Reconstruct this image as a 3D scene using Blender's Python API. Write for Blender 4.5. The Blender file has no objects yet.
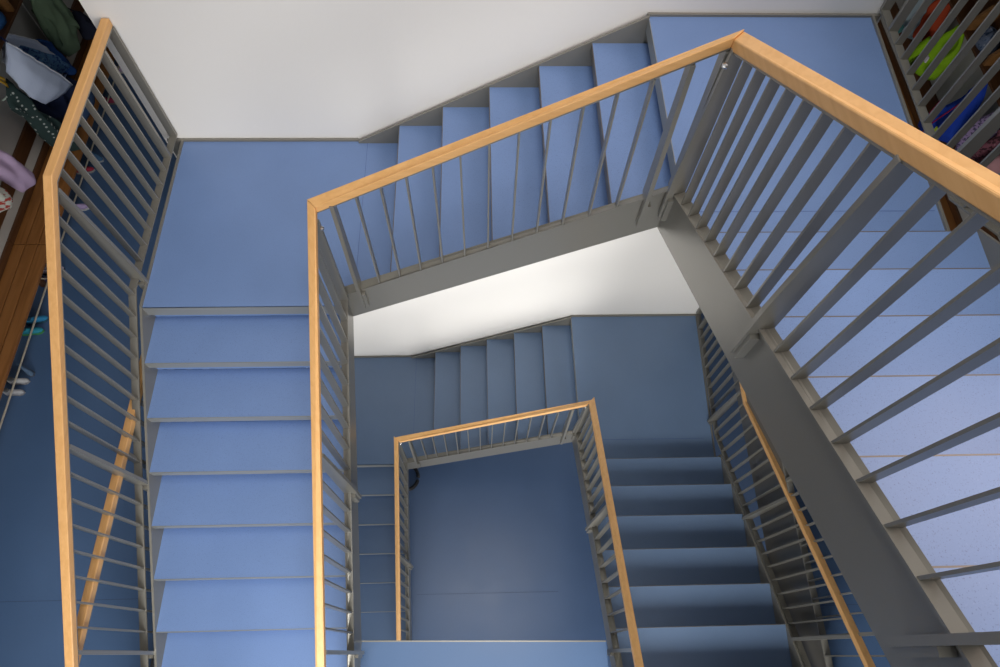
import bpy, bmesh, math, random
from mathutils import Vector, Matrix, noise
random.seed(7)
C = bpy.context.scene.collection
sc = bpy.context.scene
RISE = 3.6 / 22
A = 8 * RISE            # upper quarter landing (left)
CC = 14 * RISE          # upper quarter landing (right)
S = 3.6                 # storey height
CAMZ = 4.7472

# ------------------------------------------------------------------ materials
def mat(name, col, rough=.5, metal=0., spec=.5, bump=None, speck=None, grain=None, coat=0.):
    m = bpy.data.materials.new(name); m.use_nodes = True
    nt = m.node_tree; b = nt.nodes['Principled BSDF']
    b.inputs['Base Color'].default_value = (*col, 1)
    b.inputs['Roughness'].default_value = rough
    b.inputs['Metallic'].default_value = metal
    b.inputs['Specular IOR Level'].default_value = spec
    b.inputs['Coat Weight'].default_value = coat
    N = nt.nodes.new; L = nt.links.new
    tc = N('ShaderNodeTexCoord')
    if speck:                      # fine flecks: (scale, dark colour, light colour, amount)
        sca, c1, c2, lo = speck
        v = N('ShaderNodeTexNoise'); v.inputs['Scale'].default_value = sca; v.inputs['Detail'].default_value = 2
        L(tc.outputs['Object'], v.inputs['Vector'])
        r = N('ShaderNodeValToRGB'); e = r.color_ramp.elements
        e[0].position = lo; e[0].color = (*c1, 1); e[1].position = lo + .08; e[1].color = (*col, 1)
        x = e.new(.66); x.color = (*col, 1); y = e.new(.76); y.color = (*c2, 1)
        L(v.outputs['Fac'], r.inputs['Fac'])
        w = N('ShaderNodeTexNoise'); w.inputs['Scale'].default_value = 2.3; w.inputs['Detail'].default_value = 4
        L(tc.outputs['Object'], w.inputs['Vector'])
        mr = N('ShaderNodeMapRange'); mr.inputs['To Min'].default_value = .9; mr.inputs['To Max'].default_value = 1.1
        L(w.outputs['Fac'], mr.inputs['Value'])
        mx = N('ShaderNodeMix'); mx.data_type = 'RGBA'; mx.blend_type = 'MULTIPLY'; mx.inputs['Factor'].default_value = 1
        L(r.outputs['Color'], mx.inputs[6]); L(mr.outputs['Result'], mx.inputs[7])
        L(mx.outputs[2], b.inputs['Base Color'])
        mr2 = N('ShaderNodeMapRange'); mr2.inputs['To Min'].default_value = rough - .07; mr2.inputs['To Max'].default_value = rough + .07
        L(w.outputs['Fac'], mr2.inputs['Value']); L(mr2.outputs['Result'], b.inputs['Roughness'])
    if grain:                      # wood grain: (axis scales, dark colour)
        sv, c1 = grain
        mp = N('ShaderNodeMapping'); mp.inputs['Scale'].default_value = sv
        L(tc.outputs['Object'], mp.inputs['Vector'])
        v = N('ShaderNodeTexNoise'); v.inputs['Scale'].default_value = 3; v.inputs['Detail'].default_value = 6; v.inputs['Distortion'].default_value = .6
        L(mp.outputs['Vector'], v.inputs['Vector'])
        r = N('ShaderNodeValToRGB'); e = r.color_ramp.elements
        e[0].position = .35; e[0].color = (*c1, 1); e[1].position = .6; e[1].color = (*col, 1)
        L(v.outputs['Fac'], r.inputs['Fac']); L(r.outputs['Color'], b.inputs['Base Color'])
    if bump:
        sca, st = bump
        v = N('ShaderNodeTexNoise'); v.inputs['Scale'].default_value = sca; v.inputs['Detail'].default_value = 3
        L(tc.outputs['Object'], v.inputs['Vector'])
        bp = N('ShaderNodeBump'); bp.inputs['Strength'].default_value = st; bp.inputs['Distance'].default_value = .01
        L(v.outputs['Fac'], bp.inputs['Height']); L(bp.outputs['Normal'], b.inputs['Normal'])
    return m

LINO = (.150, .240, .452)
M = {}
M['lino'] = mat('blue_linoleum', LINO, .40, speck=(250, (.10, .15, .31), (.20, .28, .50), .30))
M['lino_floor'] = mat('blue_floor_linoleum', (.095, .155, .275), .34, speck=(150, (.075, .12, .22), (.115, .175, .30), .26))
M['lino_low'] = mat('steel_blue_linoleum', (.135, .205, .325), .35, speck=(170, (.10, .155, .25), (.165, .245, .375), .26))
M['lino_corr'] = mat('dimmed_corridor_linoleum', (.070, .132, .255), .38, speck=(150, (.048, .095, .19), (.076, .142, .27), .26))  # same floor lino, its colour darkened to stand for the dim corridors
M['steel'] = mat('grey_mica_paint', (.235, .225, .195), .30, .35, bump=(160, .02))
M['steel_edge'] = mat('grey_nosing_steel', (.26, .27, .265), .36, .3)
M['wall'] = mat('white_plaster', (.80, .785, .755), .9, spec=.2, bump=(45, .06))
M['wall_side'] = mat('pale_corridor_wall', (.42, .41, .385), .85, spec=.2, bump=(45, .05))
M['ceil'] = mat('ceiling_white', (.75, .75, .73), .9)
M['fascia'] = mat('slab_edge_panel', (.13, .125, .115), .3, .2)
def wood(n, c, d, sv): return mat(n, c, .42, grain=(sv, d), spec=.4)
M['beech_y'] = wood('beech_along_flight', (.74, .42, .165), (.68, .37, .135), (14, .5, 14))
M['beech_x'] = wood('beech_across_flight', (.74, .42, .165), (.68, .37, .135), (.5, 14, 14))
M['oak_y'] = wood('brown_bench_wood', (.27, .115, .032), (.20, .08, .02), (10, .7, 10))
M['oak_shelf'] = wood('tan_shelf_wood', (.20, .095, .032), (.15, .07, .02), (10, .7, 10))
M['oak_dark'] = wood('dark_board_wood', (.10, .042, .016), (.07, .03, .012), (10, .7, 10))
M['bolt'] = mat('zinc_bolt', (.6, .6, .6), .25, 1)
M['rod'] = mat('pale_rod', (.55, .5, .4), .4)
def dotted(n, c, dot, scale, thr):
    m = mat(n, c, .85, spec=.25); nt = m.node_tree; b = nt.nodes['Principled BSDF']
    v = nt.nodes.new('ShaderNodeTexVoronoi'); v.inputs['Scale'].default_value = scale; v.inputs['Randomness'].default_value = .35
    tc = nt.nodes.new('ShaderNodeTexCoord'); nt.links.new(tc.outputs['Object'], v.inputs['Vector'])
    r = nt.nodes.new('ShaderNodeValToRGB'); e = r.color_ramp.elements
    e[0].position = thr; e[0].color = (*dot, 1); e[1].position = thr + .05; e[1].color = (*c, 1)
    nt.links.new(v.outputs['Distance'], r.inputs['Fac']); nt.links.new(r.outputs['Color'], b.inputs['Base Color']); return m
def cloth(n, c, r=.85, speck=None): return mat(n, c, r, spec=.25, speck=speck, bump=(60, .12))

# ------------------------------------------------------------------ mesh helpers
def origin(o):
    v = Vector((0, 0, 0))
    while o is not None:
        v += Vector(o.location); o = o.parent
    return v

class MB:
    def __init__(s): s.v = []; s.f = []
    def add(s, vs, fs):
        n = len(s.v); s.v += [Vector(p) for p in vs]; s.f += [tuple(i + n for i in f) for f in fs]; return s
    def hexa(s, p):      # 8 points: bottom ring 0-3, top ring 4-7
        return s.add(p, [(3, 2, 1, 0), (4, 5, 6, 7), (0, 1, 5, 4), (1, 2, 6, 5), (2, 3, 7, 6), (3, 0, 4, 7)])
    def box(s, x0, x1, y0, y1, z0, z1):
        return s.hexa([(x0, y0, z0), (x1, y0, z0), (x1, y1, z0), (x0, y1, z0), (x0, y0, z1), (x1, y0, z1), (x1, y1, z1), (x0, y1, z1)])
    def rings(s, R, closed=True, cap=True):
        n = len(R[0]); vs = [p for r in R for p in r]; fs = []
        for i in range(len(R) - 1):
            for j in range(n if closed else n - 1):
                k = (j + 1) % n
                fs.append((i * n + j, i * n + k, (i + 1) * n + k, (i + 1) * n + j))
        if cap: fs += [tuple(range(n - 1, -1, -1)), tuple((len(R) - 1) * n + j for j in range(n))]
        return s.add(vs, fs)
    def extr(s, poly, f):     # poly: list of 2d points, f(p, end) -> 3d
        return s.rings([[f(p, 0) for p in poly], [f(p, 1) for p in poly]])
    def tube(s, path, rad, n=8):
        R = []
        for i, p in enumerate(path):
            p = Vector(p); a = Vector(path[max(i - 1, 0)]); b = Vector(path[min(i + 1, len(path) - 1)])
            t = (b - a).normalized(); u = t.cross(Vector((0, 0, 1)))
            if u.length < 1e-3: u = t.cross(Vector((1, 0, 0)))
            u.normalize(); w = t.cross(u)
            r = rad[i] if isinstance(rad, (list, tuple)) else rad
            R.append([p + u * r * math.cos(2 * math.pi * k / n) + w * r * math.sin(2 * math.pi * k / n) for k in range(n)])
        return s.rings(R)
    def build(s, name, m, parent=None, bevel=0, smooth=False, loc=None):
        me = bpy.data.meshes.new(name)
        o = bpy.data.objects.new(name, me); C.objects.link(o)
        if parent is not None: o.parent = parent
        elif loc is not None: o.location = loc
        og = origin(o)
        me.from_pydata([tuple(p - og) for p in s.v], [], s.f)
        bm = bmesh.new(); bm.from_mesh(me); bmesh.ops.recalc_face_normals(bm, faces=bm.faces)
        if bevel: bmesh.ops.bevel(bm, geom=list(bm.edges), offset=bevel, segments=2, affect='EDGES', profile=.5)
        bm.to_mesh(me); bm.free()
        me.materials.append(m)
        if smooth:
            for p in me.polygons: p.use_smooth = True
        return o

def tag(o, label, cat, group=None, kind=None):
    if label: o['label'] = label
    if cat: o['category'] = cat
    if group: o['group'] = group
    if kind: o['kind'] = kind
    return o
def thing(name, label, cat, loc, group=None):
    o = bpy.data.objects.new(name, None); o.empty_display_size = .1; C.objects.link(o); o.location = loc
    return tag(o, label, cat, group)
def struct(name, mb, m, label=None, cat=None, bevel=0):
    o = mb.build(name, m, bevel=bevel); tag(o, label, cat, kind='structure'); return o
def copy_tree(o, parent=None):
    c = o.copy(); C.objects.link(c)
    if parent is not None: c.parent = parent
    for ch in list(o.children): copy_tree(ch, c)
    return c

# ------------------------------------------------------------------ the setting
XL, XR = -3.65, 3.95            # corridor walls
WX0, WX1 = -2.13, 2.29          # ends of the white stairwell wall
YB = 3.19
YF, YE = -5.0, 6.2              # front / far ends
b = MB(); b.box(WX0, WX1, YB, YB + .22, -S, 7.2); struct('wall_back', b, M['wall'], 'white plastered wall behind the stairs', 'wall')
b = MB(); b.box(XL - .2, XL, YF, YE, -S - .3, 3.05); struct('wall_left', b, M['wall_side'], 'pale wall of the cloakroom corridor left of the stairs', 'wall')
b = MB()
for y in (-2.6, 0.2, 2.2, 4.772): b.box(XL, XL + .004, y - .006, y + .006, .7, 2.4)
struct('trim_1', b, M['ceil'], 'thin pale vertical panel joint on the left corridor wall', 'trim')
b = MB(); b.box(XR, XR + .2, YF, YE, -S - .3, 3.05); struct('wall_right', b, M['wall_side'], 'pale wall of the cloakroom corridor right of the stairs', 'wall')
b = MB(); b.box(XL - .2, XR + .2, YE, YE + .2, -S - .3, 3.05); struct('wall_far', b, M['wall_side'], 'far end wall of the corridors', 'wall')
# ground floor
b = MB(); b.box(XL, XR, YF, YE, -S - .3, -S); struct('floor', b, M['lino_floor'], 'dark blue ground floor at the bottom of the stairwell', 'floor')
# first floor: corridors and the landing edge in the well
XGL, XGR = -2.14, 2.272
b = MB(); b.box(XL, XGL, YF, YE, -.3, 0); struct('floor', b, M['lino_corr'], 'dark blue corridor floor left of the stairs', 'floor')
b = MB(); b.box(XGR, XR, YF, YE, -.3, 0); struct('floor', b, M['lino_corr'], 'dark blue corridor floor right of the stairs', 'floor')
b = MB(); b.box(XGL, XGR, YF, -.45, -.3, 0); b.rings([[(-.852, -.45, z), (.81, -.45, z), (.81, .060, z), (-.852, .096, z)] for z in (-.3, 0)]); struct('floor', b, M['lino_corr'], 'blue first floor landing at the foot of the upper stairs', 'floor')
b = MB(); b.rings([[(-.852, .096, z), (.81, .060, z), (.81, .068, z), (-.852, .104, z)] for z in (-.25, .001)]); struct('trim_2', b, M['steel'], 'pale steel edge of the first floor landing in the well', 'trim')
b = MB(); b.box(XGR - .012, XGR, -3, YB, -.62, .0); struct('trim_3', b, M['fascia'], 'dark slab edge below the right corridor floor', 'trim')
b = MB(); b.box(XGL, XGL + .012, -3, YB, -.62, .0); struct('trim_4', b, M['fascia'], 'dark slab edge below the left corridor floor', 'trim')
b = MB()
b.box(XL, XGL, .386, .390, 0, .0008); b.box(XGR, XR, .25, .254, 0, .0008); b.box(-.79, .9, .66, .664, -S, -S + .0008)
struct('trim_5', b, mat('lino_weld', (.05, .085, .17), .4), 'fine welded seams in the blue floor covering', 'trim')
# upper floor slabs over the corridors (their undersides are the corridor ceilings) and the upper landing
b = MB(); b.box(XL - .2, WX0 - .12, YF, YE + .2, 3.05, 3.6); struct('ceiling', b, M['ceil'], 'ceiling over the left corridor', 'ceiling')
b = MB(); b.box(WX1 + .1, XR + .2, YF, YE + .2, 3.05, 3.6); struct('ceiling', b, M['ceil'], 'ceiling over the right corridor', 'ceiling')
b = MB(); b.box(WX0 - .12, WX1 + .1, YF, -.46, 3.3, 3.6); struct('floor', b, M['lino'], 'second floor landing slab at the top of the right flight', 'floor')

# ------------------------------------------------------------------ stairs
def step_poly(g, t=.012):
    return [(0, -t), (0, -.058), (.03, -.066), (.03, -RISE + .001), (.05, -RISE + .001), (.05, -.05), (g + .028, -.05), (g + .028, -t)]
LM = [M['lino']]; NM = [M['steel_edge']]; NB = mat('brown_nosing_steel', (.13, .115, .10), .4, .3)
def add_step(root, nose, d, w0, w1, z, g):
    """nose: (x,y) front edge on the side line, d: run direction; w0,w1: the two ends across. Returns the step part."""
    def P(u, z_, e):
        w = (w0, w1)[e]
        if callable(w): w = w(nose + d[1] * u)
        if d[0]: return (nose + d[0] * u, w, z + z_)
        return (w, nose + d[1] * u, z + z_)
    bd = MB(); bd.extr(step_poly(g), lambda p, e: P(p[0], p[1], e))
    # lino top of the tread is part of the step
    tp = MB(); tp.extr([(.0016, -.0115), (.0016, 0), (g + .028, 0), (g + .028, -.0115)], lambda p, e: P(p[0], p[1], e))
    st = tp.build('step', LM[0], root)
    bd.build('riser', LM[0], st)
    ns = MB(); ns.extr([(-.003, .0004), (-.003, -.062), (.03, -.074), (.03, -.066), (0, -.058), (0, -.002), (.0015, -.002), (.0015, .0004)], lambda p, e: P(p[0], p[1], e))
    ns.build('nosing', NM[0], st)
    return st
def stringer(root, poly, f0, f1, bevel=0):
    """poly: (s, z) outline, f0/f1: maps to the two faces"""
    bm_ = MB(); bm_.rings([[f0(p) for p in poly], [f1(p) for p in poly]])
    return bm_.build('stringer', M['steel'], root, bevel=bevel)

GL, GT, GR = .2862, .2958, .2906
YA, XT, YC = 1.887, -.5212, 1.602
pL = lambda y: A - (YA - y) * RISE / GL
pT = lambda x: A + (x - (XT - GT)) * RISE / GT
pR = lambda y: CC + RISE + (YC - y) * RISE / GR
XLO, XLIS = -1.997, [-.826]        # left flight tread ends
YIS = [1.965]                    # top flight tread ends towards the well
YBK = 3.169

def left_flight(label):
    NM[0] = M['steel_edge']; XLI = XLIS[0]
    t = thing('stair_flight', label, 'stairs', (-1.4, .8, 0), 'flights of the staircase')
    for k in range(1, 8): add_step(t, YA - k * GL, (0, 1), XLO, XLI, A - k * RISE, GL)
    ye = YA - 7 * GL - .1
    po = [(ye, .0), (YA + .0, pL(YA) - .3), (YA + .0, pL(YA) + .012), (ye, max(pL(ye) + .012, .02))]
    po = [(ye - .15, 0.), (ye + .42, 0.), (YA, pL(YA) - .25), (YA, pL(YA) + .008), (ye - .15, pL(ye - .15) + .008)]
    stringer(t, po, lambda p: (XLO, p[0], p[1]), lambda p: (XLO - .014, p[0], p[1]))
    po = [(ye - .15, 0.), (ye + .30, 0.), (1.93, pL(1.93) - .235), (1.93, pL(1.93) + .05), (ye - .15, pL(ye - .15) + .05)]
    stringer(t, po, lambda p: (XLI, p[0], p[1]), lambda p: (XLI + .028, p[0], p[1]))
    return t
def top_flight(label):
    NM[0] = NB
    t = thing('stair_flight', label, 'stairs', (.2, 2.5, A), 'flights of the staircase'); YI = YIS[0]
    for k in range(0, 5): add_step(t, XT + k * GT, (1, 0), YI, YBK - .016, A + (k + 1) * RISE, GT)
    x0, x1 = XLIS[0] + .026, .93
    stringer(t, [(x0, pT(x0) - .225), (x1, pT(x1) - .225), (x1, pT(x1) + .062), (x0, pT(x0) + .062)], lambda p: (p[0], YI, p[1]), lambda p: (p[0], YI - .035, p[1]))
    xa, xb = XT - GT, XT + 5 * GT
    stringer(t, [(xa, A - .2), (xb, CC - .2), (xb, CC + .012), (xa, A + .012)], lambda p: (p[0], YBK, p[1]), lambda p: (p[0], YBK - .016, p[1]))
    return t
def right_flight(label):
    NM[0] = NB
    t = thing('stair_flight', label, 'stairs', (1.5, .6, CC), 'flights of the staircase')
    for k in range(1, 8): add_step(t, YC - (k - 1) * GR, (0, -1), .935, XRO, CC + k * RISE, GR)
    y1 = YC - 7 * GR; YI = YIS[0]
    stringer(t, [(YI - .035, pR(YI - .035) - .24), (y1, pR(y1) - .24), (y1, pR(y1) + .05), (YI - .035, pR(YI - .035) + .05)], lambda p: (.905 , p[0], p[1]), lambda p: (.935, p[0], p[1]))
    ys = 1.865
    stringer(t, [(1.628, CC - .25), (1.2, pR(1.2) - .28), (y1, pR(y1) - .28), (y1, pR(y1) + .012), (1.628, pR(1.628) + .012)], lambda p: (XRO(p[0]), p[0], p[1]), lambda p: (XRO(p[0]) + .014, p[0], p[1]))
    return t
def landing_left(label):
    t = thing('stair_landing', label, 'landing', (-1.2, 2.5, A), 'quarter landings of the staircase'); YI = YIS[0]; XLI = XLIS[0]
    b = MB(); b.rings([[(x, y, z) for x, y in [(XLO, YA + .004), (XLI + .021, YA + .004), (XLI + .021, YI + .002), (XT + .03, YI + .002), (XT + .03, YBK), (XLO, YBK)]] for z in (A - .09, A)])
    p = b.build('platform', LM[0], t)
    q = MB(); q.box(XLO, XLI, YA + .0285, YA + .05, A - RISE - .03, A - .091); q.build('riser', LM[0], t)
    n = MB(); n.extr([(0, .0005), (0, -.085), (.03, -.105), (.03, -.085), (.002, -.08), (.002, .0005)], lambda q, e: ((XLO, XLI)[e], YA + q[0] - .004, A + q[1]))
    n.build('nosing', M['steel_edge'], t)
    s = MB(); s.box(-.758, -.755, YI + .002, YBK, A, A + .0008); s.build('lino_seam', mat_seam, t)
    k = MB(); k.box(XLO - .014, XLO, YA, YBK, A - .24, A + .014); k.build('edge_plate', M['steel'], t)
    k = MB(); k.box(XLO - .11, XT - GT, YBK, YBK + .016, A - .24, A + .014); k.build('edge_plate', M['steel'], t)
    return t
XOF = [0]
XRO = lambda y: 2.158 + (.036 * (y - 1.62)) + XOF[0]
def landing_right(label):
    t = thing('stair_landing', label, 'landing', (1.6, 2.4, CC), 'quarter landings of the staircase'); YI = YIS[0]
    xb = XT + 5 * GT
    b = MB(); b.rings([[(x, y, z) for x, y in [(xb, YI + .002), (.937, YI - .03), (.937, YC - .03), (XRO(YC - .03), YC - .03), (XRO(YBK), YBK), (xb, YBK)]] for z in (CC - .09, CC)])
    b.build('platform', LM[0], t)
    n = MB(); n.extr([(-.004, .0005), (-.004, -.08), (.0, -.08), (.0, .0005)], lambda q, e: (xb + q[0], (YI, YBK)[e], CC + q[1]))
    n.build('nosing', M['steel_edge'], t)
    s = MB(); s.box(.94, 2.15, 1.832, 1.835, CC, CC + .0008); s.build('lino_seam', mat_seam, t)
    a_, c_ = XRO(1.63), XRO(YBK); k = MB(); k.hexa([(a_, 1.63, CC - .24), (a_ + .014, 1.63, CC - .24), (c_ + .014, YBK, CC - .24), (c_, YBK, CC - .24), (a_, 1.63, CC + .014), (a_ + .014, 1.63, CC + .014), (c_ + .014, YBK, CC + .014), (c_, YBK, CC + .014)]); k.build('edge_plate', M['steel'], t)
    k = MB(); k.box(xb - .01, XRO(YBK) + .05, YBK, YBK + .016, CC - .24, CC + .014); k.build('edge_plate', M['steel'], t)
    return t
mat_seam = mat('tread_lino_seam', (.07, .12, .30), .45)
def lower(o, label):
    c = copy_tree(o); c.location.z -= S; c['label'] = label; return c

fl = left_flight('upper left flight of bright blue treads descending to the first floor')
ft = top_flight('short upper flight of blue treads climbing along the white wall')
fr = right_flight('upper right flight with speckled pale blue treads behind the largest handrail')
ll = landing_left('upper left blue quarter landing below the top of the bright blue flight')
lr = landing_right('upper right blue quarter landing above the short flight')
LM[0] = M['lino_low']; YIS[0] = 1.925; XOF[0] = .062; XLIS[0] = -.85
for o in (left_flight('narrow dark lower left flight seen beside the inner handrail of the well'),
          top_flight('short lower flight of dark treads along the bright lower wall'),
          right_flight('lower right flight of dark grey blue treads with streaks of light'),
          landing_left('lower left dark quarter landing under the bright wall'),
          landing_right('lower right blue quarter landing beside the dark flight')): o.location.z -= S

# ------------------------------------------------------------------ railings
def railing(name, label, p0, p1, kb, kh, posts, balus, side, wood, group, miter=(0, 0), bolts=(), post_drop=.17, foot=True, lean=(0, 0), plain=()):
    """p0,p1: plan line; kb / kh: [(s, z)] underside of base rail / top of handrail; side: +1/-1 open side of the normal"""
    p0 = Vector(p0); p1 = Vector(p1); Lh = (p1 - p0).length; d = (p1 - p0) / Lh; nr = Vector((-d.y, d.x)) * side
    def lin(K, s):
        if s <= K[0][0]: K2 = K[:2]
        elif s >= K[-1][0]: K2 = K[-2:]
        else:
            for i in range(len(K) - 1):
                if K[i][0] <= s <= K[i + 1][0]: K2 = K[i:i + 2]; break
        (a, za), (b_, zb) = K2
        return za + (zb - za) * (s - a) / (b_ - a)
    def pt(s, n, z): q = p0 + d * s + nr * n; return (q.x, q.y, z)
    root = thing(name, label, 'railing', (p0.x, p0.y, lin(kb, kb[0][0])), group)
    ln = lambda s: lean[0] + (lean[1] - lean[0]) * s / Lh
    def bar(pname, K, w, z0, z1, m, bev=0, k=0):
        mb = MB(); R = []
        for i, (s, z) in enumerate(K):
            m_ = miter[0] if i == 0 else miter[1] if i == len(K) - 1 else 0
            R.append([pt(s + m_ * (n + k * ln(s)), n + k * ln(s), z + dz) for n, dz in ((-w, z0), (w, z0), (w, z1), (-w, z1))])
        mb.rings(R); return mb.build(pname, m, root, bevel=bev)
    bar('base_rail', kb, .0225, 0, .010, M['steel'])
    bar('support_bar', kh, .020, -.054, -.046, M['steel'], k=1)
    bar('handrail', kh, .0225, -.046, 0, wood, bev=.004, k=1)
    for s in balus:
        z0, z1 = lin(kb, s) + .004, lin(kh, s) - .050
        mb = MB(); mb.hexa([pt(s - .004, -.019, z0), pt(s + .004, -.019, z0), pt(s + .004, .019, z0), pt(s - .004, .019, z0),
                            pt(s - .004, -.019 + ln(s), z1), pt(s + .004, -.019 + ln(s), z1), pt(s + .004, .019 + ln(s), z1), pt(s - .004, .019 + ln(s), z1)])
        mb.build('baluster', M['steel'], root)
    for s in posts:
        z0, z1 = lin(kb, s), lin(kh, s) - .050
        mb = MB()
        o0 = .0232
        l_ = ln(s); ft = foot and s not in plain
        prof = [(-.024, z0 + .012), (-.024 + l_, z1), (.026 + l_, z1), (.054, z0 + .12), (.054, z0 - post_drop), (o0, z0 - post_drop), (o0, z0 + .012)] if ft else [(-.024, z0 + .006), (-.024 + l_, z1), (.026 + l_, z1), (.026, z0 + .006)]
        mb.rings([[pt(s + e * .010, n, z) for n, z in prof] for e in (-1, 1)])
        po = mb.build('post', M['steel'], root)
        if ft:
            f = MB(); f.hexa([pt(s + a, n, z) for z in (z0 - post_drop + .0, z0 - .02) for n, a in ((o0 - .015, .0105), (o0 + .020, .0105), (o0 + .020, .030), (o0 - .015, .030))]); f.build('foot_plate', M['steel'], po)
    for s, n, z in bolts:
        mb = MB(); q0 = Vector(pt(s, n, z)); q1 = Vector(pt(s, n + .016, z))
        mb.tube([q0, q0.lerp(q1, .5), q1], [.012, .012, .008], 10); mb.build('bolt', M['bolt'], root)
    return root

HB, HH = .052, .905
def ramp(a, b_, n): return [a + (b_ - a) * i / (n + 1) for i in range(1, n + 1)]
GI = 'inner railing panels around the well'
GO = 'outer railing panels beside the corridors'
def seq(posts, ns):
    r = []
    for i, n in enumerate(ns): r += ramp(posts[i], posts[i + 1], n)
    return r
def s_of(Ys, y0=1.945): return [y0 - y for y in Ys]
def inner(dz, yc, xl, labels, nT, leanL, leanT, leanR):
    r = []
    pY = [yc - y for y in (1.90, .90, .03)]
    r.append(railing('stair_railing', labels[0], (xl, yc), (xl - .011, -.33),
        [(0, pL(yc) + HB + dz), (yc + .305, pL(-.305) + HB + dz)], [(0, pL(yc) + HH - .03 + dz), (yc + .305, pL(-.305) + HH + dz)], pY, seq(pY, [8, 7]) + [yc + .08, yc + .19], 1, M['beech_y'], GI, miter=(1, 0),
        bolts=[(yc - 1.90 + .02, .028, A + .80 + dz)], lean=leanL, plain=(pY[0],)))
    pX = [-.70 - xl, .79 - xl, .90 - xl]
    r.append(railing('stair_railing', labels[1], (xl, yc), (.925, yc),
        [(0, pT(xl) + HB + .01 + dz), (.925 - xl, pT(.925) + HB + .01 + dz)], [(0, pT(xl) + HH + dz), (.925 - xl, pT(.925) + HH + dz)], pX, ramp(pX[0], pX[1], nT), -1, M['beech_x'], GI, miter=(1, -1),
        bolts=[], lean=leanT, plain=(pX[2],)))
    pY = [yc - y for y in (1.90, .927, .006)]
    r.append(railing('stair_railing', labels[2], (.925, yc), (.905, -.43),
        [(0, pR(yc) + HB + dz), (yc + .425, pR(-.425) + HB + dz)], [(0, pR(yc) + HH + dz), (yc + .425, pR(-.425) + HH + dz)], pY, seq(pY, [8, 7]) + [yc + .11, yc + .22, yc + .33], -1, M['beech_y'], GI, miter=(1, 0),
        bolts=[(yc - 1.90 + .02, .030, CC + .80 + dz)], lean=leanR))
    return r
inner(0, 1.945, -.80, ('upper inner railing running down the left side of the well', 'upper inner railing across the short flight at the top of the well', 'upper inner railing with the largest handrail, climbing on the right'), 11, (0, 0), (0, 0), (0, 0))
inner(-S, 1.905, -.825, ('small lower inner railing down the left side of the deep well', 'small lower inner railing across the short dark flight', 'lower inner railing on the well side of the dark right flight'), 12, (-.005, -.005), (.012, .012), (-.01, .05))
# left outer: along the landing, then down
sY = lambda l: [3.185 - y for y in l]
posts = sY([3.172, 2.985, 2.06, .971, .057])
railing('stair_railing', 'outer railing with bent handrail on the left of the upper landing and flight', (-2.045, 3.185), (-2.062, -.35),
        [(0, A + .05), (3.185 - 1.985, A + .05), (3.495, pL(-.31) + .03)], [(0, A + .945), (3.185 - 2.09, A + .945), (3.495, pL(-.31) + .835)],
        posts, seq(posts, [0, 7, 9, 7]) + sY([-.05, -.16, -.27]), 1, M['beech_y'], GO, post_drop=.10, plain=(posts[0], posts[1]))
# right outer, upper
def outer_right(label, dz, x0, x1, yh, hf):
    pp = sY([3.17, 3.0, 2.0, .98, .05])
    return railing('stair_railing', label, (x0, 3.185), (x1, -.4),
        [(0, CC + .045 + dz), (3.185 - 1.86, CC + .045 + dz), (3.545, pR(-.36) - .04 + dz)], [(0, CC + hf + dz), (3.185 - yh, CC + hf + dz), (3.545, pR(-.36) + .80 + dz)],
        pp, seq(pp, [0, 8, 8, 8]), -1, M['beech_y'], GO, post_drop=.10, plain=(pp[0], pp[1]))
outer_right('outer railing in front of the hanging clothes right of the upper landing', 0, 2.268, 2.14, 1.93, .94)
outer_right('outer railing on the corridor side of the dark lower right flight', -S, 2.295, 2.205, 1.88, .88)
# guards along the corridors
def guard(label, x, side):
    pp = sY([3.1, 2.1, 1.1, .06, -.4])
    return railing('corridor_guard_railing', label, (x, 3.185), (x, -.45), [(0, .025), (3.59, .025)], [(0, 1.02), (3.59, 1.02)],
        pp, seq(pp, [8, 8, 8, 3]), side, M['beech_y'], 'level guard railings along the corridors', post_drop=.12, foot=False)
guard('level guard railing at the left corridor seen behind the outer stair railing', -2.082, 1)
guard('level guard railing at the right corridor below the large steel stringer', 2.252, -1)

# ------------------------------------------------------------------ cloakroom furniture
def bench(label, x0, x1, y0, y1, back):
    """x0 wall side, x1 front"""
    sg = 1 if x1 > x0 else -1
    t = thing('bench', label, 'bench', ((x0 + x1) / 2, (y0 + y1) / 2, 0), 'cloakroom benches')
    w = (x1 - x0) / 3
    for k in range(3):
        a, c = x0 + w * k, x0 + w * (k + 1) - sg * .008
        b = MB(); b.box(min(a, c), max(a, c), y0 + .003, y1 - .003, .392, .42); b.build('seat_slat', M['oak_y'], t, bevel=.003)
    u0 = x0 - sg * .023
    b = MB(); b.box(min(u0, x0 - sg * .001), max(u0, x0 - sg * .001), y0 + .003, y1 - .003, .36, .468); b.build('back_strip', M['oak_dark'], t, bevel=.002)
    xx = x1 - sg * .02
    for y in (y0 + .12, y1 - .12):
        b = MB(); b.box(min(x0, xx), max(x0, xx), y - .02, y + .02, .352, .391); b.box(min(x0, x0 + sg * .05), max(x0, x0 + sg * .05), y - .02, y + .02, .0, .352)
        b.build('bracket', M['oak_dark'], t)
    b = MB(); b.tube([(x0 + sg * .115, y0 + .02, .10), (x0 + sg * .115, y1 - .02, .10)], .007, 8); b.build('shoe_rod', M['rod'], t)
    for y in (y0 + .12, y1 - .12):
        b = MB(); b.tube([(x0 + sg * .04, y, .10), (x0 + sg * .115, y, .10)], .006, 6); b.build('rod_bracket', M['rod'], t)
    return t
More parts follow.
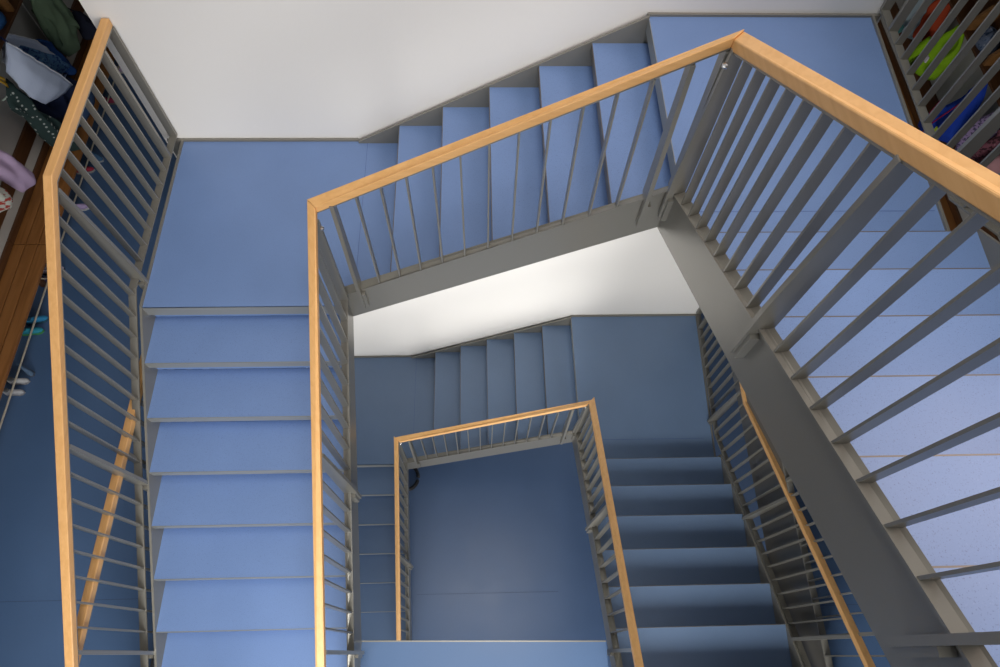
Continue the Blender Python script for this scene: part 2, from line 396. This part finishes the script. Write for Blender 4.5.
def backboard(label, x0, sg, y0, y1):
    b = MB(); b.box(min(x0, x0 + sg * .022), max(x0, x0 + sg * .022), y0, y1, .58, .705)
    o = b.build('wall_board', M['oak_dark'], None, bevel=.003, loc=(x0, (y0 + y1) / 2, .64)); tag(o, label, 'wall board', 'wall boards above the benches')
def cubby(label, x0, sg, y0, y1, ndiv):
    t = thing('cubby_shelf', label, 'shelf', (x0, (y0 + y1) / 2, 1.34), 'cubby shelves with coat hooks')
    d = .20
    X = lambda a: x0 + sg * a
    def bx(mb, a, c, y_0, y_1, z0, z1): mb.box(min(X(a), X(c)), max(X(a), X(c)), y_0, y_1, z0, z1); return mb
    bx(MB(), .0, d, y0, y1, 1.34, 1.362).build('bottom_board', M['oak_dark'], t, bevel=.003)
    bx(MB(), .0, .018, y0, y1, 1.362, 1.62).build('back_board', M['oak_dark'], t)
    n = ndiv
    for k in range(n + 1):
        y = y0 + .012 + (y1 - y0 - .024) * k / n
        mb = MB(); mb.rings([[(X(a), y + e * .011, z) for a, z in [(.019, 1.362), (d - .01, 1.362), (d - .01, 1.44), (.12, 1.56), (.019, 1.60)]] for e in (-1, 1)])
        mb.build('divider', M['oak_shelf'], t)
    for k in range(n):
        y = y0 + (y1 - y0) * (k + .5) / n
        mb = MB(); mb.tube([(X(.0), y, 1.30), (X(.05), y, 1.285), (X(.085), y, 1.29), (X(.095), y, 1.32)], [.008, .007, .007, .009], 8); mb.build('hook', M['bolt'], t, smooth=True)
    return t
bench('brown slatted bench below the left wall, nearer unit', XL + .025, -3.34, -.4, 2.95, 1)
bench('brown slatted bench below the left wall, far unit with bags on it', XL + .025, -3.34, 2.95, 5.9, 1)
bench('brown slatted bench below the right wall, far unit', XR - .025, 3.63, 2.95, 5.9, 1)
bench('brown slatted bench below the right wall, nearer unit', XR - .025, 3.63, -.4, 2.95, 1)
backboard('dark wooden board fixed along the left wall above the bench', XL, 1, -.4, 5.9)
backboard('dark wooden board fixed along the right wall above the bench', XR, -1, -.4, 5.9)
cubby('brown cubby shelf over the white bag on the left wall', XL, 1, 3.2, 5.6, 6)
cubby('brown cubby shelf with dividers over the green jacket on the right wall', XR, -1, 2.7, 5.4, 7)

# ------------------------------------------------------------------ clothes, bags and shoes
def resample(P, n):
    P = [Vector(p) for p in P]; m = len(P)
    # closed Catmull-Rom, then even steps
    Q = []
    for i in range(m):
        a, b_, c, d_ = P[i - 1], P[i], P[(i + 1) % m], P[(i + 2) % m]
        for k in range(8):
            t = k / 8
            q = .5 * ((2 * b_) + (c - a) * t + (2 * a - 5 * b_ + 4 * c - d_) * t * t + (3 * b_ - a - 3 * c + d_) * t ** 3)
            Q.append(q * .3 + (b_.lerp(c, t)) * .7)
    L = [0]
    for i in range(len(Q)): L.append(L[-1] + (Q[(i + 1) % len(Q)] - Q[i]).length)
    out = []; j = 0
    for k in range(n):
        s = L[-1] * k / n
        while L[j + 1] < s: j += 1
        t = (s - L[j]) / max(L[j + 1] - L[j], 1e-9)
        out.append(Q[j].lerp(Q[(j + 1) % len(Q)], t))
    return out
def hanging(poly, xw, sg, depth, seed, fold=.02, freq=16, back=.02, n=64, rings=9):
    """a hung garment as a closed puffed cloth: outline in the wall plane (y, z), front bulges into the corridor"""
    B = resample(poly, n); c = sum(B, Vector((0, 0))) / n
    zt = max(p.y for p in B); zb = min(p.y for p in B)
    mb = MB(); F = []; K = []
    for r in range(rings):
        t = 1 - r / rings
        ringf = []; ringb = []
        for p in B:
            q = c + (p - c) * t
            h = math.sqrt(max(0, 1 - t ** 3.6))
            lo = .35 + .65 * min(1, max(0, (zt - q.y) / (zt - zb + 1e-6)) * 1.5)
            fo = math.sin(q.x * freq * 2 * math.pi / 2 + 3 * noise.noise((q.x * 4, q.y * 3, seed))) * fold + (abs(noise.noise((q.x * 8 + q.y * 3, q.y * 5 - q.x * 4, seed + 5))) - .25) * fold * 2.6
            ringf.append((xw + sg * (back + depth * h * lo + fo * min(1, h * 1.6)), q.x, q.y))
            ringb.append((xw + sg * (back - .04 * h), q.x, q.y))
        F.append(ringf); K.append(ringb)
    nv = n
    vs = [p for r in K[::-1] for p in r] + [p for r in F[1:] for p in r]
    R = K[::-1] + F[1:]
    return mb.rings(R)
def garment(name, label, cat, poly, xw, sg, depth, col, seed, group=None, extra=None, speck=None, fold=.028, freq=11, rough=.85):
    z = max(p[1] for p in poly); y = sum(p[0] for p in poly) / len(poly)
    t = thing(name, label, cat, (xw, y, z), group)
    xw = xw + sg * .035
    hanging(poly, xw, sg, depth, seed, fold, freq).build('cloth', speck if isinstance(speck, bpy.types.Material) else cloth(name + '_cloth', col, rough, speck), t, smooth=True)
    if extra: extra(t)
    return t
def loop_part(t, pts, r, col, name='hanging_loop'):
    mb = MB(); mb.tube(pts, r, 6); mb.build(name, cloth(name + '_cloth', col), t, smooth=True)

# ---- left wall
HK = 'clothes and bags hung on the left wall'
garment('coat', 'dark green padded coat hung behind the white bag', 'coat',
    [(4.784, 1.300), (4.979, 1.13), (4.974, .949), (4.985, .77), (4.985, .72), (4.94, .80), (4.93, .74), (4.879, .646), (4.819, .634), (4.687, .694), (4.637, .789), (4.604, .916), (4.609, 1.027), (4.663, 1.18)],
    XL + .085, 1, .08, (.135, .20, .125), 3, HK, lambda t: (loop_part(t, [(XL + .05, 4.87, 1.21), (XL + .09, 4.88, 1.27), (XL + .08, 4.88, 1.30)], .006, (.04, .07, .04)),
      loop_part(t, [(XL + .11, 4.90, 1.14), (XL + .15, 4.96, 1.0), (XL + .14, 4.99, .86), (XL + .12, 5.0, .75)], [.035, .045, .045, .04], (.125, .19, .118), 'sleeve'),
      loop_part(t, [(XL + .12, 4.72, 1.14), (XL + .17, 4.66, 1.0), (XL + .16, 4.63, .86)], [.035, .045, .04], (.125, .19, .118), 'sleeve')), fold=.014)
garment('drawstring_bag', 'blue drawstring bag hung half behind the white bag', 'bag',
    [(4.46, 1.05), (4.56, .98), (4.635, .811), (4.690, .660), (4.670, .527), (4.56, .60), (4.45, .76)], XL + .06, 1, .06, (.012, .055, .20), 5, HK,
    lambda t: loop_part(t, [(XL + .08, 4.48, 1.0), (XL + .05, 4.49, 1.03), (XL + .005, 4.49, 1.05)], .006, (.02, .06, .2), 'cord'))
garment('jacket', 'dark navy jacket hung deepest on the left wall beside the white wall', 'jacket',
    [(5.14, .80), (5.229, .72), (5.30, .578), (5.27, .495), (5.168, .481), (5.06, .56), (5.09, .70)], XL + .06, 1, .08, (.016, .020, .040), 6, HK, lambda t: loop_part(t, [(XL + .12, 5.14, .79), (XL + .06, 5.14, .84), (XL + .005, 5.14, .87)], .006, (.02, .02, .04)))
# white tote bag, open at the top
def tote():
    t = thing('tote_bag', 'large white tote bag hanging wide open on the left wall', 'bag', (XL + .1, 4.1, 1.3), HK)
    far = [(-3.52, 4.24, 1.30), (-3.50, 4.35, 1.17), (-3.50, 4.457, 1.047), (-3.49, 4.52, .86), (-3.50, 4.574, .656)]
    near = [(-3.34, 3.98, 1.435), (-3.29, 4.0, 1.33), (-3.27, 4.06, 1.18), (-3.26, 4.14, 1.0), (-3.30, 4.233, .809)]
    bot = [(-3.40, 3.86, 1.28), (-3.37, 3.83, 1.16), (-3.36, 3.845, 1.04), (-3.37, 3.93, .90), (-3.40, 4.10, .79)]
    bf = [(-3.58, 4.10, 1.16), (-3.58, 4.14, 1.04), (-3.58, 4.22, .92), (-3.57, 4.30, .80), (-3.54, 4.42, .68)]
    secs = []
    for k, prof in enumerate(zip(near, bot, bf, far)):
        n_, b_, f_, a_ = [Vector(p) for p in prof]
        pts = []
        C_ = [n_, n_.lerp(b_, .5) + Vector((.045 if 0 < k < 4 else .015, -.01, 0)), b_, b_.lerp(f_, .5), f_, f_.lerp(a_, .5), a_]
        for i in range(len(C_) - 1):
            for q in range(4):
                p = C_[i].lerp(C_[i + 1], q / 4)
                p += Vector((1, .3, .2)) * .012 * noise.noise((p.y * 11, p.z * 11, p.x * 7))
                pts.append(p)
        pts.append(C_[-1]); secs.append(pts)
    # refine between sections
    fine = []
    for i in range(len(secs) - 1):
        for q in range(4):
            fine.append([a_.lerp(c_, q / 4) + Vector((.9, 0, .2)) * .016 * noise.noise((a_.y * 8 + q, a_.z * 8, i)) for a_, c_ in zip(secs[i], secs[i + 1])])
    fine.append(secs[-1])
    mb = MB(); mb.rings(fine, closed=False, cap=False)
    for col in (0, -1):   # close the two ends with folded sides
        ring = secs[col]; c = sum(ring, Vector()) / len(ring)
        mb.add(ring + [c], [(i, i + 1, len(ring)) for i in range(len(ring) - 1)])
    o = mb.build('bag_body', cloth('white_nylon', (.56, .64, .82), .6), t, smooth=True)
    sm = o.modifiers.new('thickness', 'SOLIDIFY'); sm.thickness = .003
    e = MB(); e.tube([r[0] for r in fine], .005, 6); e.build('hem', cloth('white_hem', (.66, .69, .74)), t, smooth=True)
    e = MB(); e.tube([r[-1] for r in fine], .005, 6); e.build('hem', cloth('white_hem', (.66, .69, .74)), t, smooth=True)
    e = MB(); e.tube([Vector((-3.34, 3.98, 1.435)), Vector((-3.46, 4.1, 1.37)), Vector((-3.56, 4.20, 1.315)), Vector((-3.52, 4.24, 1.30))], .008, 6); e.build('strap', cloth('navy_strap', (.02, .03, .10)), t, smooth=True)
    return t
tote()
garment('folded_towel', 'blue patterned towel stuffed inside the open white bag', 'towel',
    [(4.08, 1.26), (4.18, 1.24), (4.28, 1.12), (4.40, .96), (4.44, .82), (4.36, .80), (4.24, .90), (4.12, 1.06), (4.04, 1.18)], XL + .17, 1, .06, (.07, .16, .30), 8, HK,
    speck=(40, (.02, .05, .16), (.20, .30, .40), .40))
garment('drawstring_bag', 'dark green drawstring bag with pale dots hung below the white bag', 'bag',
    [(3.880, 1.203), (3.872, 1.154), (3.901, 1.050), (3.891, .899), (3.942, .742), (3.993, .601), (4.020, .408), (3.991, .318), (3.915, .328), (3.871, .427), (3.793, .562), (3.762, .709), (3.771, .916), (3.711, 1.077), (3.747, 1.139)],
    XL + .13, 1, .10, (.028, .050, .048), 11, HK,
    lambda t: (loop_part(t, [(XL + .17, 3.86, 1.14), (XL + .19, 3.85, 1.22), (XL + .12, 3.84, 1.30)], .012, (.50, .30, .03), 'yellow_strap'),
               loop_part(t, [(XL + .19, 3.83, 1.10), (XL + .20, 3.82, 1.2), (XL + .12, 3.83, 1.30)], .010, (.50, .30, .03), 'yellow_strap'),
               loop_part(t, [(XL + .15, 3.74, 1.12), (XL + .20, 3.79, 1.13), (XL + .21, 3.85, 1.13), (XL + .15, 3.88, 1.16)], .007, (.45, .55, .50), 'trim_cord'),
               loop_part(t, [(XL + .13, 3.92, .36), (XL + .17, 3.95, .35), (XL + .13, 3.99, .34)], .022, (.55, .55, .48), 'frill')),
    speck=dotted('green_dotted_cloth', (.028, .052, .050), (.42, .46, .43), 26, .20), fold=.022, freq=20)
garment('bag', 'lilac cloth bag hung over the left bench', 'bag',
    [(3.274, 1.215), (3.316, 1.068), (3.362, .889), (3.382, .719), (3.341, .675), (3.200, .730), (3.160, .885), (3.116, 1.037), (3.148, 1.20)],
    XL + .16, 1, .08, (.50, .38, .56), 14, HK, lambda t: (loop_part(t, [(XL + .15, 3.2, 1.17), (XL + .10, 3.2, 1.30)], .008, (.3, .2, .35)),
      loop_part(t, [(XL + .245, 3.16, 1.0), (XL + .26, 3.22, .9), (XL + .255, 3.28, .78)], .004, (.2, .06, .12), 'piping')), fold=.01)
garment('bag', 'white bag with bright printed flowers at the edge of the left wall', 'bag',
    [(3.05, 1.16), (3.069, .930), (3.016, .849), (2.957, .844), (2.85, .912), (2.80, 1.10)],
    XL + .17, 1, .08, (.50, .52, .46), 17, HK, lambda t: loop_part(t, [(XL + .16, 2.95, 1.12), (XL + .10, 2.95, 1.30)], .008, (.4, .4, .35)),
    speck=(26, (.35, .05, .04), (.10, .30, .12), .40))
garment('bag', 'navy bag hung under the white bag beside the handrail', 'bag',
    [(4.167, .88), (4.38, .80), (4.544, .66), (4.60, .50), (4.56, .44), (4.40, .43), (4.184, .44), (4.10, .50), (4.02, .66), (3.96, .84)], XL + .05, 1, .08, (.018, .028, .075), 20, HK,
    lambda t: loop_part(t, [(XL + .08, 4.2, .85), (XL + .06, 4.18, 1.1), (XL + .09, 4.17, 1.3)], .007, (.02, .03, .08), 'cord'))
# folded denim on the bench
def heap(name, label, cat, cx, cy, z, rx, ry, h, col, seed, group=None, speck=None):
    t = thing(name, label, cat, (cx, cy, z), group)
    R = []
    for i in range(9):
        a = i / 8 * math.pi * .5
        R.append([(cx + (rx * math.cos(a)) * math.cos(b_) * (1 + .18 * noise.noise((math.cos(b_) * 2, math.sin(b_) * 2, seed))) + .0,
                   cy + (ry * math.cos(a)) * math.sin(b_) * (1 + .18 * noise.noise((math.cos(b_) * 2, math.sin(b_) * 2, seed + 9))),
                   z + .002 + h * math.sin(a) * (1 + .35 * noise.noise((math.cos(b_) * 3 * math.cos(a), math.sin(b_) * 3 * math.cos(a), seed))))
                  for b_ in [2 * math.pi * k / 24 for k in range(24)]])
    mb = MB(); mb.rings(R); mb.build('cloth', cloth(name + '_fabric', col, speck=speck), t, smooth=True)
    w = MB(); w.tube([(cx + rx * .7 * math.cos(q), cy + ry * .7 * math.sin(q), z + h * .78) for q in [i * .35 for i in range(9)]], .012, 6); w.build('fold', cloth(name + '_fold', tuple(c * 1.15 for c in col)), t, smooth=True)
    return t
heap('folded_jeans', 'blue denim heap lying on the far left bench behind the balusters', 'trousers', -3.47, 4.38, .42, .10, .24, .13, (.05, .10, .22), 4)
heap('folded_cloth', 'blue cloth stuffed into the left cubby shelf', 'cloth', XL + .10, 4.25, 1.362, .075, .10, .16, (.02, .09, .25), 6)

# shoes on the floor
def shoe(name, label, cx, cy, ang, L, col, sole, group=None, z=0., opening=True):
    t = thing(name, label, 'shoe', (cx, cy, z), group)
    ca, sa = math.cos(ang), math.sin(ang)
    W = L * .37
    def P(u, v, h): return (cx + u * ca - v * sa, cy + u * sa + v * ca, z + h)
    out = [(-.5, .0), (-.46, .62), (-.25, .72), (.0, .74), (.22, .98), (.38, .8), (.5, 0)]
    pts = [(u * L, v * W / 2) for u, v in out] + [(u * L, -v * W / 2 * .95) for u, v in out[-2:0:-1]]
    mb = MB(); mb.rings([[P(u, v, h) for u, v in pts] for h in (.001, .022)]); mb.build('sole', mat(name + '_sole', sole, .7), t)
    R = []
    for u, w, h in [(-.47, .45, .07), (-.40, .60, .085), (-.2, .66, .075), (0, .68, .068), (.15, .80, .058), (.3, .82, .045), (.42, .6, .035), (.485, .2, .026)]:
        R.append([P(u * L, W / 2 * w * math.cos(q) , .022 + (h - .02) * math.sin(q) * (1.0)) for q in [math.pi * k / 10 for k in range(11)]])
    mb = MB(); mb.rings(R); mb.build('upper', cloth(name + '_upper', col), t, smooth=True)
    if opening:
        mb = MB(); mb.rings([[P(L * (-.24 + .17 * math.cos(q)), W * .25 * math.sin(q), h) for q in [2 * math.pi * k / 14 for k in range(14)]] for h in (.06, .088)])
        mb.build('collar', mat(name + '_lining', tuple(c * .25 for c in col), .9), t)
    return t
GS = 'shoes under the left bench'
shoe('shoe', 'pale lilac shoe under the left bench nearest the handrail bend', -3.505, 3.60, .3, .17, (.42, .33, .55), (.5, .5, .5), GS)
shoe('shoe', 'pale shoe with dark trim, far one of the pair on the floor by the rod', -3.555, 2.96, .25, .17, (.45, .40, .50), (.03, .03, .05), GS)
shoe('shoe', 'dark shoe with pale strap, near one of the pair on the floor by the rod', -3.565, 2.86, .2, .17, (.10, .08, .14), (.5, .48, .5), GS)
shoe('shoe', 'turquoise shoe, far one of the bright blue pair under the left bench', -3.555, 2.49, .3, .17, (.03, .22, .42), (.02, .08, .12), GS)
shoe('shoe', 'blue green shoe, near one of the bright blue pair under the left bench', -3.565, 2.39, .15, .17, (.03, .28, .38), (.05, .25, .08), GS)
shoe('slipper', 'slim blue shoe lying askew under the left bench', -3.505, 2.05, -.6, .14, (.09, .15, .24), (.08, .1, .14), GS, opening=False)
shoe('slipper', 'pale grey slipper, far one of the pair under the left bench', -3.535, 1.96, .1, .14, (.42, .43, .44), (.25, .25, .26), GS)
shoe('slipper', 'pale grey slipper, near one of the pair under the left bench', -3.545, 1.87, .05, .14, (.40, .41, .43), (.25, .25, .26), GS)
shoe('shoe', 'blue and white shoe behind the balusters under the far bench', -3.515, 4.18, -.5, .18, (.06, .14, .26), (.3, .33, .36), GS)
shoe('shoe', 'red shoe behind the balusters under the far bench', -3.565, 4.02, .2, .16, (.35, .03, .06), (.3, .3, .3), GS)
shoe('shoe', 'pink shoe at the farthest end under the left bench', -3.535, 5.28, .3, .17, (.45, .35, .50), (.4, .4, .4), GS)
shoe('shoe', 'dark red shoe under the left bench near the white wall', -3.545, 4.86, .2, .16, (.25, .03, .07), (.1, .1, .1), GS)

t = thing('cable_coil', 'small black coil of cable on the ground floor by the left inner railing', 'cable', (-.955, 2.06, -S))
for k, (rr_, hh) in enumerate([(.15, .012), (.13, .03), (.145, .048)]):
    b = MB(); b.tube([(-.955 + rr_ * math.cos(q), 2.06 + rr_ * 1.1 * math.sin(q), -S + hh) for q in [2 * math.pi * i / 28 for i in range(28)]], .011, 6)
    b.build('loop', mat('black_rubber', (.012, .012, .014), .5), t, smooth=True)
# ---- right wall
HR_ = 'clothes hung on the right wall'
xr = XR - .09
garment('jacket', 'pale blue grey jacket hung beside the red jacket on the right', 'jacket',
    [(4.95, 1.28), (4.80, 1.30), (4.742, 1.22), (4.662, 1.038), (4.735, .858), (4.862, .816), (4.92, .86), (4.93, 1.05)], xr, -1, .09, (.25, .31, .34), 31, HR_,
    lambda t: loop_part(t, [(xr - .02, 4.87, 1.26), (xr - .03, 4.87, 1.3)], .006, (.2, .25, .3)))
garment('scarf', 'teal scarf hung at the far end of the right hooks', 'scarf',
    [(5.03, 1.28), (5.06, 1.05), (5.02, .82), (4.95, .74), (4.93, .84), (4.95, 1.05), (4.97, 1.28)], xr, -1, .08, (.05, .17, .17), 33, HR_,
    lambda t: loop_part(t, [(xr - .02, 5.0, 1.25), (xr - .03, 5.0, 1.3)], .006, (.05, .15, .15)))
garment('jacket', 'red orange jacket hung next to the lime jacket', 'jacket',
    [(4.735, 1.30), (4.62, 1.32), (4.560, 1.176), (4.531, 1.026), (4.618, .944), (4.697, .970), (4.74, 1.124)], xr, -1, .10, (.30, .040, .012), 35, HR_,
    lambda t: (loop_part(t, [(xr - .02, 4.67, 1.27), (xr - .03, 4.67, 1.3)], .006, (.3, .04, .01)),
               loop_part(t, [(xr - .15, 4.58, 1.16), (xr - .17, 4.55, 1.03), (xr - .16, 4.56, .93)], [.03, .04, .035], (.30, .035, .010), 'sleeve')))
garment('jacket', 'bright lime green jacket hung behind the outer railing', 'jacket',
    [(4.336, 1.361), (4.25, 1.272), (4.191, 1.166), (4.168, 1.078), (4.20, 1.0), (4.215, .892), (4.303, .812), (4.430, .761), (4.47, .820), (4.475, .963), (4.465, 1.069), (4.44, 1.16), (4.40, 1.27)],
    xr, -1, .06, (.20, .38, .008), 37, HR_, lambda t: (loop_part(t, [(xr - .04, 4.33, 1.32), (xr - .05, 4.33, 1.36)], .006, (.2, .4, .01)),
      loop_part(t, [(xr - .16, 4.42, 1.12), (xr - .20, 4.45, .98), (xr - .18, 4.44, .84)], [.035, .045, .04], (.21, .40, .008), 'sleeve'),
      MB().box(xr - .212, xr - .200, 4.255, 4.30, 1.03, 1.08).build('badge', mat('badge_white', (.6, .55, .6), .6), t, bevel=.003)))
garment('jacket', 'royal blue jacket with red piping hung on the right wall', 'jacket',
    [(3.776, 1.330), (3.686, 1.235), (3.646, 1.125), (3.583, 1.001), (3.546, .910), (3.565, .821), (3.770, .692), (3.987, .579), (4.011, .648), (3.943, .807), (3.880, .957), (3.84, 1.106), (3.82, 1.24)],
    xr, -1, .11, (.010, .045, .36), 39, HR_, lambda t: (loop_part(t, [(xr - .04, 3.78, 1.30), (xr - .05, 3.78, 1.34)], .006, (.01, .04, .3)),
      loop_part(t, [(xr - .17, 3.70, 1.15), (xr - .21, 3.72, 1.0), (xr - .215, 3.76, .86), (xr - .19, 3.80, .72)], .006, (.22, .01, .05), 'piping'),
      loop_part(t, [(xr - .16, 3.90, .98), (xr - .20, 3.86, .88), (xr - .20, 3.78, .80)], .006, (.22, .01, .05), 'piping'),
      MB().box(xr - .222, xr - .212, 3.66, 3.69, .87, .91).build('tag', mat('tag_lime', (.45, .55, .03), .6), t, bevel=.003)))
garment('scarf', 'lilac flowered scarf hung in front of the pink coat', 'scarf',
    [(3.471, 1.318), (3.50, 1.208), (3.537, 1.070), (3.517, .919), (3.470, .859), (3.391, .902), (3.33, 1.064), (3.31, 1.267), (3.37, 1.34)],
    xr, -1, .11, (.26, .19, .33), 41, HR_, lambda t: loop_part(t, [(xr - .04, 3.42, 1.30), (xr - .05, 3.42, 1.34)], .006, (.2, .15, .25)),
    speck=(45, (.06, .05, .10), (.36, .27, .40), .42), fold=.03)
garment('scarf', 'dark red flowered scarf hung beside the lilac scarf', 'scarf',
    [(3.30, 1.32), (3.318, 1.177), (3.325, 1.011), (3.30, .921), (3.239, .986), (3.22, 1.132), (3.23, 1.295)],
    xr, -1, .10, (.16, .055, .075), 43, HR_, lambda t: loop_part(t, [(xr - .04, 3.26, 1.28), (xr - .05, 3.26, 1.33)], .006, (.2, .1, .1)),
    speck=(45, (.04, .015, .02), (.34, .20, .22), .42), fold=.03)
garment('coat', 'pale pink coat hung nearest on the right wall', 'coat',
    [(3.10, 1.31), (3.19, 1.125), (3.17, .95), (3.09, .90), (3.00, .95), (2.96, 1.178), (3.0, 1.30)], xr, -1, .15, (.42, .22, .23), 45, HR_,
    lambda t: loop_part(t, [(xr - .04, 3.06, 1.28), (xr - .05, 3.06, 1.33)], .006, (.4, .2, .2)))
heap('folded_cloth', 'blue and white cloth lying in the right cubby shelf', 'cloth', XR - .10, 4.08, 1.362, .075, .13, .10, (.12, .15, .22), 21, speck=(30, (.03, .06, .12), (.4, .4, .42), .42))

# ------------------------------------------------------------------ light
w = bpy.data.worlds.new('sky'); sc.world = w; w.use_nodes = True
w.node_tree.nodes['Background'].inputs[0].default_value = (.96, .97, 1, 1)
w.node_tree.nodes['Background'].inputs[1].default_value = .33
def area(name, loc, target, sx, sy, power, col=(1, 1, 1)):
    l = bpy.data.lights.new(name, 'AREA'); l.shape = 'RECTANGLE'; l.size = sx; l.size_y = sy; l.energy = power; l.color = col
    o = bpy.data.objects.new(name, l); C.objects.link(o); o.location = loc
    o.rotation_euler = (Vector(target) - Vector(loc)).to_track_quat('-Z', 'Y').to_euler(); return o
area('skylight', (.3, .9, 8.4), (.1, .9, 0), 3.4, 2.6, 185, (1, .975, .95))
area('facade_window_light', (0, -3.2, 2.4), (0, 3, -1.4), 3.8, 2.2, 120, (1, .98, .95)).data.spread = math.radians(95)
area('facade_window_light', (0, -4.8, -1.9), (0, 3, -1.2), 3.6, 2.2, 380, (1, .97, .93))
area('tread_sheen_fill', (3.7, .9, 6.0), (1.4, .6, 2.8), 1.8, 1.8, 88, (1, .81, .74))  # added fill lamp, puts a warm sheen on the upper right treads

# ------------------------------------------------------------------ camera
f, t, ro, ya = 651.7507, .4588, .051, -.068
FW = Vector((0, math.sin(t), -math.cos(t))); U = Vector((0, math.cos(t), math.sin(t))); RI = Vector((1, 0, 0))
c, s = math.cos(ro), math.sin(ro); RI, U = c * RI + s * U, -s * RI + c * U
Z = Matrix.Rotation(ya, 3, 'Z'); RI, U, FW = Z @ RI, Z @ U, Z @ FW
cd = bpy.data.cameras.new('camera'); co = bpy.data.objects.new('camera', cd); C.objects.link(co)
cd.sensor_width = 36; cd.lens = f * 36 / 1000; cd.clip_start = .02
mw = Matrix((RI, U, -FW)).transposed().to_4x4(); mw.translation = (0, 0, CAMZ); co.matrix_world = mw
sc.camera = co
sc.view_settings.view_transform = 'Standard'; sc.view_settings.look = 'None'; sc.view_settings.gamma = 1
sc.view_settings.use_curve_mapping = False; sc.view_settings.exposure = 0
sc.cycles.use_denoising = True
sc.cycles.max_bounces = 8
